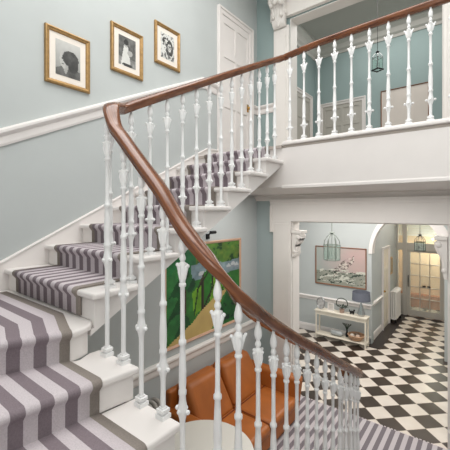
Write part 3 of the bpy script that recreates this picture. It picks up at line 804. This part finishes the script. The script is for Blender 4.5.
p1 = frame_pic('landscape_painting', FL, 2.62, 4.16, E-1.655, E-.41, 'large vivid green landscape painting in a pale wood frame above the tan sofa', land, .035, PINKWOOD, 0, 84, 70, 'painting')
def blossom(x, y):      # pale pink and sage scene with a bare tree leaning over foam
    n = fbm(x*5, y*5, 11)
    k = max(0, min(1, (x-.15)*1.4+.2*n)); c = [158+26*k, 170-4*k-6*n, 162-4*k]
    c = [c[0]+14*n, c[1]+6*n, c[2]+6*n]
    if y > .66-.05*n: c = [120+50*n, 128+40*n, 116+40*n]
    d = abs((y-.62)+(x-.45)*1.05)          # leaning trunk
    wd = .16*(1-abs(x-.55)*2)
    if .36 < x < .78 and d < max(.03, wd) and fbm(x*26, y*26, 5) > .47: c = [112, 100, 94]
    if .36 < x < .78 and d < max(.03, wd) and fbm(x*30, y*30, 9) > .62: c = [206, 196, 186]
    if .58 < y < .93 and fbm(x*9, y*26+x*6, 7) > .58 and x > .08: c = [206, 206, 194]
    if .62 < y < .98 and fbm(x*14, y*30+x*9, 13) > .66: c = [62, 74, 64]
    return tuple(c)
FH = front(7.4)
frame_pic('blossom_painting', FH, -3.12, -1.99, E-1.67, E-.80, 'pink and sage painting of a leaning tree hung above the white console table', blossom, .022, BROWNW, 0, 78, 60, 'painting')
def pale(x, y):
    n = fbm(x*4, y*4, 21); c = (206+16*n, 198+14*n, 190+14*n)
    if y > .60 and fbm(x*3, y*14, 3) > .5: c = (216, 210, 204)
    e = ell(x, y, .45, .735, .085, .02)
    if .35 < e < 1: c = (168, 48, 44)
    return c
frame_pic('pale_canvas', front(7.4), -1.71, -.855, ZL+.02, E+2.465, 'tall pale abstract canvas with a small red mark on the upper hall wall', pale, .018, BROWNW, 0, 60, 120, 'painting')
# gold framed mirror in the corridor
frame_pic('gilt_mirror', left(-1.93), 9.16, 9.46, E-1.62, E-1.18, 'small gilt framed mirror in the corridor above the white radiator', lambda x,y:(170,160,140), .05, GOLD, 0, 4, 4, 'mirror')
# picture light above the landscape
r = empty('picture_light', (XL, 3.40, E-.37), 'small black picture light on the wall above the green landscape painting', 'picture light')
MB().box(XL, XL+.02, 3.37, 3.43, E-.38, E-.31).build('wall_plate', BLACK, r, bevel=.004)
m = MB(); m.tube([(XL+.015,3.40,E-.33),(XL+.06,3.40,E-.29),(XL+.10,3.40,E-.28)], .009); m.build('arm', BLACK, r)
m = MB(); m.tube([(XL+.10,3.35,E-.285),(XL+.10,3.45,E-.285)], .022, 10); m.build('lamp_shade', BLACK, r, smooth=True)

# ------------------------------------------------------------------ sofa
SF = empty('sofa', (-2.45, 3.5, .014), 'tan leather sofa with loose back cushions against the wall under the green landscape painting', 'sofa')
f0 = .0145
MB().box(-2.92, -1.97, 2.62, 4.07, f0+.03, f0+.22).build('base', LEATHER, SF, bevel=.03, seg=3)
def cushion(name, pts8, bev=.05):
    m = MB(); m.add(pts8, [(3,2,1,0),(4,5,6,7),(0,1,5,4),(1,2,6,5),(2,3,7,6),(3,0,4,7)]); return m.build(name, LEATHER, SF, smooth=True, bevel=bev, seg=4)
def bx(x0,x1,y0,y1,z0,z1): return [(x0,y0,z0),(x1,y0,z0),(x1,y1,z0),(x0,y1,z0),(x0,y0,z1),(x1,y0,z1),(x1,y1,z1),(x0,y1,z1)]
for y0, y1 in ((2.74, 3.36), (3.365, 4.07)):
    sc_ = cushion('seat_cushion', bx(-2.62, -1.95, y0, y1, f0+.19, f0+.32))
    m = MB(); m.tube([(-2.455, y0+.02, f0+.325), (-2.455, y1-.02, f0+.325)], .007)
    m.tube([(-2.5, y1, f0+.322), (-2.2, y1, f0+.322), (-1.98, y1, f0+.31), (-1.945, y1, f0+.26)], .006); m.build('piping', LEATHER_D, sc_)
for y0, y1 in ((2.72, 3.37), (3.375, 4.05)):
    q = bx(-2.86, -2.46, y0, y1, f0+.30, f0+.78)
    q[4] = (-2.90, y0+.02, f0+.77); q[7] = (-2.90, y1-.04, f0+.77); q[5] = (-2.70, y0+.03, f0+.78); q[6] = (-2.70, y1-.05, f0+.78)
    cushion('back_cushion', q, .06)
cushion('back_rest', bx(-2.95, -2.86, 2.62, 4.12, f0+.2, f0+.70), .03)
cushion('armrest', bx(-2.92, -2.0, 2.59, 2.745, f0+.2, f0+.50), .05)
q = bx(-2.92, -1.965, 4.0, 4.10, f0+.03, f0+.53)
for i in (4, 5): q[i] = (q[i][0], 4.10, q[i][2])
for i in (6, 7): q[i] = (q[i][0], 4.27, q[i][2])
cushion('armrest', q, .04)
for x in (-2.86, -2.06):
    for y in (2.68, 4.0): MB().lathe([(.014,0),(.022,.05)], (x, y, f0), 10).build('leg', BROWNW, SF)

# round table in front of the sofa
RT = empty('round_table', (-1.885, 2.10, .014), 'round white pedestal table at the end of the tan sofa', 'table')
c = (-1.885, 2.10, .0145)
MB().lathe([(.0,.711),(.40,.711),(.43,.72),(.44,.735),(.435,.748),(.42,.751),(0,.751)], c, 64).build('tabletop', TABLEW, RT, smooth=True)
MB().lathe([(.0,.03),(.05,.03),(.04,.1),(.035,.3),(.045,.6),(.09,.69),(.16,.711),(0,.711)], c, 24).build('pedestal', TABLEW, RT, smooth=True)
MB().lathe([(0,0),(.26,0),(.265,.012),(.2,.028),(.05,.045),(0,.05)], c, 40).build('foot', TABLEW, RT, smooth=True)

# ------------------------------------------------------------------ radiators
def radiator(name, fn, a0, a1, z0, z1, n, m_, label, legm, foot=.08):
    p = fn((a0+a1)/2, z0, 0); r = empty(name, p, label, 'radiator')
    st = (a1-a0)/n
    for k in range(n):
        q = MB(); a = a0+st*(k+.5)
        for c in (.06, .11, .16): q.tube([fn(a, z0+foot+.03, c), fn(a, z1-.05, c)], .018, 8)
        q.tube([fn(a, z1-.05, .045), fn(a, z1-.02, .06), fn(a, z1-.012, .11), fn(a, z1-.02, .16), fn(a, z1-.05, .175)], .023, 8)
        q.tube([fn(a, z0+foot+.05, .045), fn(a, z0+foot+.02, .06), fn(a, z0+foot+.012, .11), fn(a, z0+foot+.02, .16), fn(a, z0+foot+.05, .175)], .023, 8)
        q.build('column', m_, r, smooth=True)
    for a in (a0+st/2, a1-st/2):
        q = MB(); q.tube([fn(a, z0, .16), fn(a, z0+foot+.02, .15)], [.025, .016], 8); q.tube([fn(a, z0, .06), fn(a, z0+foot+.02, .07)], [.025, .016], 8); q.build('foot', legm, r)
    return r
radiator('column_radiator', left(XL), 1.72, 2.45, .0145, .73, 12, RADG, 'pale grey column radiator on the wall just left of the tan sofa', RADG)
radiator('column_radiator', left(-1.93), 9.12, 9.70, .006, .80, 9, RADW, 'white column radiator with black feet in the corridor beside the front door', BLACK)

# ------------------------------------------------------------------ lanterns
def lantern(name, x, y, zb, wd, hb, hd, ztop, label, met, sides=6, lit=False, glassm=None):
    """zb bottom, hb height of the glazed body, hd height of the dome wires, ztop ceiling"""
    r = empty(name, (x, y, zb), label, 'lantern'); R = wd/2
    cs = [(x+R*math.cos(2*PI*k/sides+.3), y+R*math.sin(2*PI*k/sides+.3)) for k in range(sides)]
    m = MB()
    t_ = max(.006, wd*.03)
    for z in (zb+t_, zb+hb):
        m.tube([(a, b, z) for a, b in cs], t_, 6, closed=True)
    for a, b in cs: m.tube([(a, b, zb+t_), (a, b, zb+hb)], t_*.9, 6)
    for a, b in cs: m.tube([(a, b, zb+hb), (x+(a-x)*.92, y+(b-y)*.92, zb+hb+hd*.35), (x+(a-x)*.5, y+(b-y)*.5, zb+hb+hd*.75), (x, y, zb+hb+hd)], t_*.8, 6)
    m.build('frame', met, r, smooth=True)
    m = MB()
    for k in range(sides):
        a, b = cs[k], cs[(k+1) % sides]; m.add([(*a, zb+t_), (*b, zb+t_), (*b, zb+hb), (*a, zb+hb)], [(0,1,2,3)])
    m.build('glass', glassm or LGLASS, r)
    m = MB(); m.tube([(x, y, zb+hb+hd-.01), (x, y, ztop)], t_*.7, 6); m.lathe([(.012,0),(.05*wd/.28,.012),(.05*wd/.28,.02),(.01,.03)], (x,y,zb+hb+hd-.01), 12)
    m.lathe([(.02,-.03),(.05,-.01),(.055,0)], (x,y,ztop), 16); m.build('chain', BLACK if met is SILVER else met, r)
    m = MB(); m.tube([(x, y, zb+hb+hd), (x, y, zb+hb*.3)], t_*.6, 6)
    for k in range(3):
        q = 2*PI*k/3; m.tube([(x, y, zb+hb*.3), (x+R*.35*math.cos(q), y+R*.35*math.sin(q), zb+hb*.28), (x+R*.35*math.cos(q), y+R*.35*math.sin(q), zb+hb*.55)], t_*.8, 6)
    m.build('candle_holder', met, r)
    if lit:
        m = MB()
        for k in range(3): q = 2*PI*k/3; m.ball((x+R*.35*math.cos(q), y+R*.35*math.sin(q), zb+hb*.62), R*.1)
        m.build('bulb', BULB, r, smooth=True)
    return r
lantern('hanging_lantern', -2.22, 6.0, E-.90, .28, .28, .22, ZSOF, 'pale green metal lantern hanging in front of the pink blossom painting', VERDI)
lantern('hanging_lantern', -1.17, 8.6, E-.90, .22, .20, .16, 2.95, 'small black lantern hanging before the glazed front door', BLACK, 6, False, GLASS)
lantern('hanging_lantern', -1.487, 6.2, E+2.44, .17, .22, .10, E+3.75, 'small glass lantern with black base hanging in the upper hall', SILVER, 4)
r = bpy.data.objects[[o.name for o in COL.objects if o.get('label', '').startswith('small glass lantern')][0]]
m = MB(); cs = [(-1.487+.09*math.cos(PI/2*k+.3), 6.2+.09*math.sin(PI/2*k+.3), E+2.455) for k in range(4)]; m.tube(cs, .013, 6, closed=True); m.ball((-1.487, 6.2, E+2.77), .022); m.build('base_ring', BLACK, r)

# ------------------------------------------------------------------ console table and what stands on it
CX0, CX1, CY0, CY1, CH = -2.99, -1.89, 7.02, 7.27, .63
CT = empty('console_table', ((CX0+CX1)/2, 7.2, 0), 'white two tier console table against the wall under the pink blossom painting', 'console table')
MB().box(CX0, CX1, CY0, CY1, CH-.03, CH).build('tabletop', CREAM, CT, bevel=.006)
MB().box(CX0+.02, CX1-.02, CY0+.02, CY1-.02, CH-.10, CH-.03).build('apron', CREAM, CT)
MB().box(CX0+.01, CX1-.01, CY0+.01, CY1-.01, .085, .11).build('shelf', CREAM, CT, bevel=.004)
for x in (CX0+.03, CX1-.03):
    for y in (CY0+.03, CY1-.03): MB().box(x-.015, x+.015, y-.015, y+.015, 0, CH-.03).build('leg', CREAM, CT, bevel=.003)
T = CH
# table lamp
x, y = -2.03, 7.15
r = empty('table_lamp', (x, y, T), 'table lamp with grey drum shade and pointed glass base on the console', 'table lamp')
MB().lathe([(.055,0),(.085,.04),(.05,.16),(.018,.27),(.012,.30)], (x,y,T), 6).build('base', SILVER, r)
MB().lathe([(.008,.30),(.008,.34)], (x,y,T), 8).build('stem', BLACK, r)
m = MB(); m.lathe([(.18,.325),(.17,.50),(.165,.50),(.175,.325)], (x,y,T), 32, cap=False); m.build('lamp_shade', GREYSH, r, smooth=True)
# oval silver frame
x = -2.88
r = empty('photo_frame', (x, 7.12, T), 'round silver photo frame at the left end of the console', 'photo frame')
ring = [(x+.085*math.cos(a), 7.10+.09*(.12+.12*math.sin(a)), T+.134+.12*math.sin(a)) for a in [2*PI*k/24 for k in range(24)]]
m = MB(); m.tube(ring, .014, 6, closed=True); m.build('frame', SILVER, r, smooth=True)
m = MB(); m.add(ring, [tuple(range(24))]); m.build('photograph', mat('photo_grey', (176, 174, 172), .5, noise=.3, scale=18), r)
m = MB(); m.tube([(x, 7.125, T+.2), (x, 7.19, T+.008)], .006); m.build('strut', BLACK, r)
# small white square frame
fs_ = front(7.13)
x = -2.66
r = empty('photo_frame', (x, 7.13, T), 'small square white photo frame beside the potted plant on the console', 'photo frame')
m = MB(); m.loops(fs_, x-.07, x+.07, T, T+.17, [(0,0),(0,.012),(.02,.012),(.02,0)]); m.build('frame', WHITE, r)
MB().panel(fs_, x-.05, x+.05, T+.02, T+.15, .001, .006).build('photograph', mat('photo_pale', (205, 200, 194), .5, noise=.15, scale=20), r)
# orchid like plant with hoop
x, y = -2.42, 7.13
r = empty('potted_plant', (x, y, T), 'dark leafy plant trained on a hoop in a small pot on the console', 'potted plant')
MB().lathe([(.04,0),(.055,.08),(.05,.08),(.045,.07)], (x,y,T), 16).build('pot', TERRA, r, smooth=True)
m = MB(); m.tube([(x+.12*math.cos(a), y, T+.2+.11*math.sin(a)) for a in [-.5*PI*.6+2*PI*.8*k/20-.1 for k in range(21)]], .009, 6); m.build('hoop', LEAF, r)
for k in range(8):
    q = k*.785; m = MB()
    ex, ey = math.cos(q), math.sin(q)
    m.add([(x, y, T+.08), (x+ex*.07-ey*.018, y+ey*.07+ex*.018, T+.15), (x+ex*.15, y+ey*.11, T+.13+.02*(k % 3)), (x+ex*.07+ey*.018, y+ey*.07-ex*.018, T+.14), (x+ex*.07, y+ey*.07, T+.132)], [(0,1,4),(1,2,4),(2,3,4),(3,0,4)]); m.build('leaf', LEAF, r)
# black animal ornament
x = -2.22
r = tag(MB().ball((x, 7.16, T+.045), .035, (1.5,.8,.9)).ball((x+.045, 7.16, T+.085), .022).ball((x-.05, 7.16, T+.07), .012, (1,1,2)).box(x-.04, x-.02, 7.145, 7.175, T, T+.03).box(x+.02, x+.04, 7.145, 7.175, T, T+.03).build('ornament', BLACK, None, smooth=True),
        'small black animal ornament beside the table lamp on the console', 'ornament')
# lower shelf
S = .11
m = MB(); m.tube([(-2.66, 7.14, S+.055), (-2.63, 7.14, S+.06), (-2.44, 7.14, S+.06), (-2.41, 7.14, S+.055)], [.03,.055,.055,.03], 14)
tag(m.build('glass_jar', mat('jar_grey', (180, 184, 184), .2), None, smooth=True), 'pale grey glass jar lying on the lower shelf of the console', 'jar')
r = empty('basket', (-2.14, 7.18, S), 'round woven basket on the lower shelf of the console', 'basket')
MB().lathe([(.0,0),(.10,0),(.15,.05),(.165,.10),(.155,.10),(.14,.05),(.09,.012),(0,.012)], (-2.14,7.18,S), 24, cap=False).build('bowl', BASKET, r, smooth=True)
m = MB(); m.tube([(-2.14+.162*math.cos(a), 7.18+.162*math.sin(a), S+.10) for a in [2*PI*k/24 for k in range(24)]], .012, 6, closed=True); m.build('rim', BASKET, r, smooth=True)
for k, (dx, dy, rr) in enumerate(((-.07,-.04,.048),(.05,-.05,.052),(.0,.065,.05))):
    o = MB().ball((-2.14+dx, 7.18+dy, S+.075), rr, seg=12, rings=8).build('decorative_ball', mat('ball_%d' % k, ((226,216,204),(214,190,170),(140,120,104))[k], .7), None, smooth=True)
    tag(o, ('cream decorative ball at the left in the woven basket', 'pinkish decorative ball at the right in the woven basket', 'brown decorative ball at the back of the woven basket')[k], 'decorative ball', 'balls in the woven basket')
r = empty('bud_vase', (-2.345, 7.225, S), 'slim dark vase with black twigs beside the basket on the lower shelf', 'vase')
MB().lathe([(.03,0),(.034,.05),(.016,.12),(.018,.15)], (-2.345,7.225,S), 14).build('vase', BLACK, r, smooth=True)
m = MB()
for k in range(5): m.tube([(-2.345,7.225,S+.13), (-2.345+.02*(k-2),7.225,S+.22), (-2.345+.045*(k-2),7.215,S+.28)], [.006,.008,.012], 5)
m.build('twigs', LEAF, r)

# ------------------------------------------------------------------ light
def area(name, loc, rot, sx, sy, e, col=(1, .97, .94)):
    l = bpy.data.lights.new(name, 'AREA'); l.shape = 'RECTANGLE'; l.size = sx; l.size_y = sy; l.energy = e; l.color = col
    o = bpy.data.objects.new(name, l); COL.objects.link(o); o.location = loc; o.rotation_euler = rot; return o
def point(name, loc, e, r=.1, col=(1, .9, .78)):
    l = bpy.data.lights.new(name, 'POINT'); l.energy = e; l.shadow_soft_size = r; l.color = col
    o = bpy.data.objects.new(name, l); COL.objects.link(o); o.location = loc; return o
area('stairwell_fill', (-1.1, 1.7, ZTOP-.03), (0, 0, 0), 2.6, 3.0, 128, (1, .985, .97))  # added soft area light under the closed ceiling; no rooflight is built
area('back_wall_fill', (.1, -.34, E+.9), (math.radians(90), 0, math.radians(0)), 1.0, 1.8, 29, (1, .97, .93))  # unseen area light added on the back wall; no window is modelled
area('landing_fill', (-1.5, 3.6, ZSOF-.02), (0, 0, 0), 2.4, .8, 25, (1, .98, .96))  # added panel under the landing soffit to brighten the lower stair hall
area('hall_fill', (-1.8, 6.1, ZSOF-.02), (0, 0, 0), 2.6, 1.6, 74, (1, .96, .92))  # general illumination added below the hall ceiling, separate from the lantern
area('corridor_fill', (-1.2, 8.7, 2.93), (0, 0, 0), .9, 1.6, 16, (1, .9, .8))  # unseen warm panel added to light the corridor, not a fitting
area('upper_hall_fill', (-1.3, 6.2, E+3.73), (0, 0, 0), 2.0, 1.6, 40, (1, .97, .94))  # added fill at the upper hall ceiling; its lantern gives no light
point('porch_bulb', (-1.1, 10.75, 1.75), 34)
wd = bpy.data.worlds.new('world'); SC.world = wd; wd.use_nodes = True
wd.node_tree.nodes['Background'].inputs[0].default_value = (.8, .85, .9, 1); wd.node_tree.nodes['Background'].inputs[1].default_value = .6

# ------------------------------------------------------------------ camera
cam = bpy.data.cameras.new('camera'); co = bpy.data.objects.new('camera', cam); COL.objects.link(co)
co.location = (0, 0, E); cam.sensor_width = 36; cam.lens = 333/450*36
cam.shift_y = -(225-211)/450
co.rotation_euler = (math.radians(90), 0, math.atan2(.617, .787))
cam.clip_start = .02
SC.camera = co
vs_ = SC.view_settings; vs_.view_transform = 'Standard'; vs_.look = 'None'; vs_.gamma = 1; vs_.use_curve_mapping = False; vs_.exposure = 0
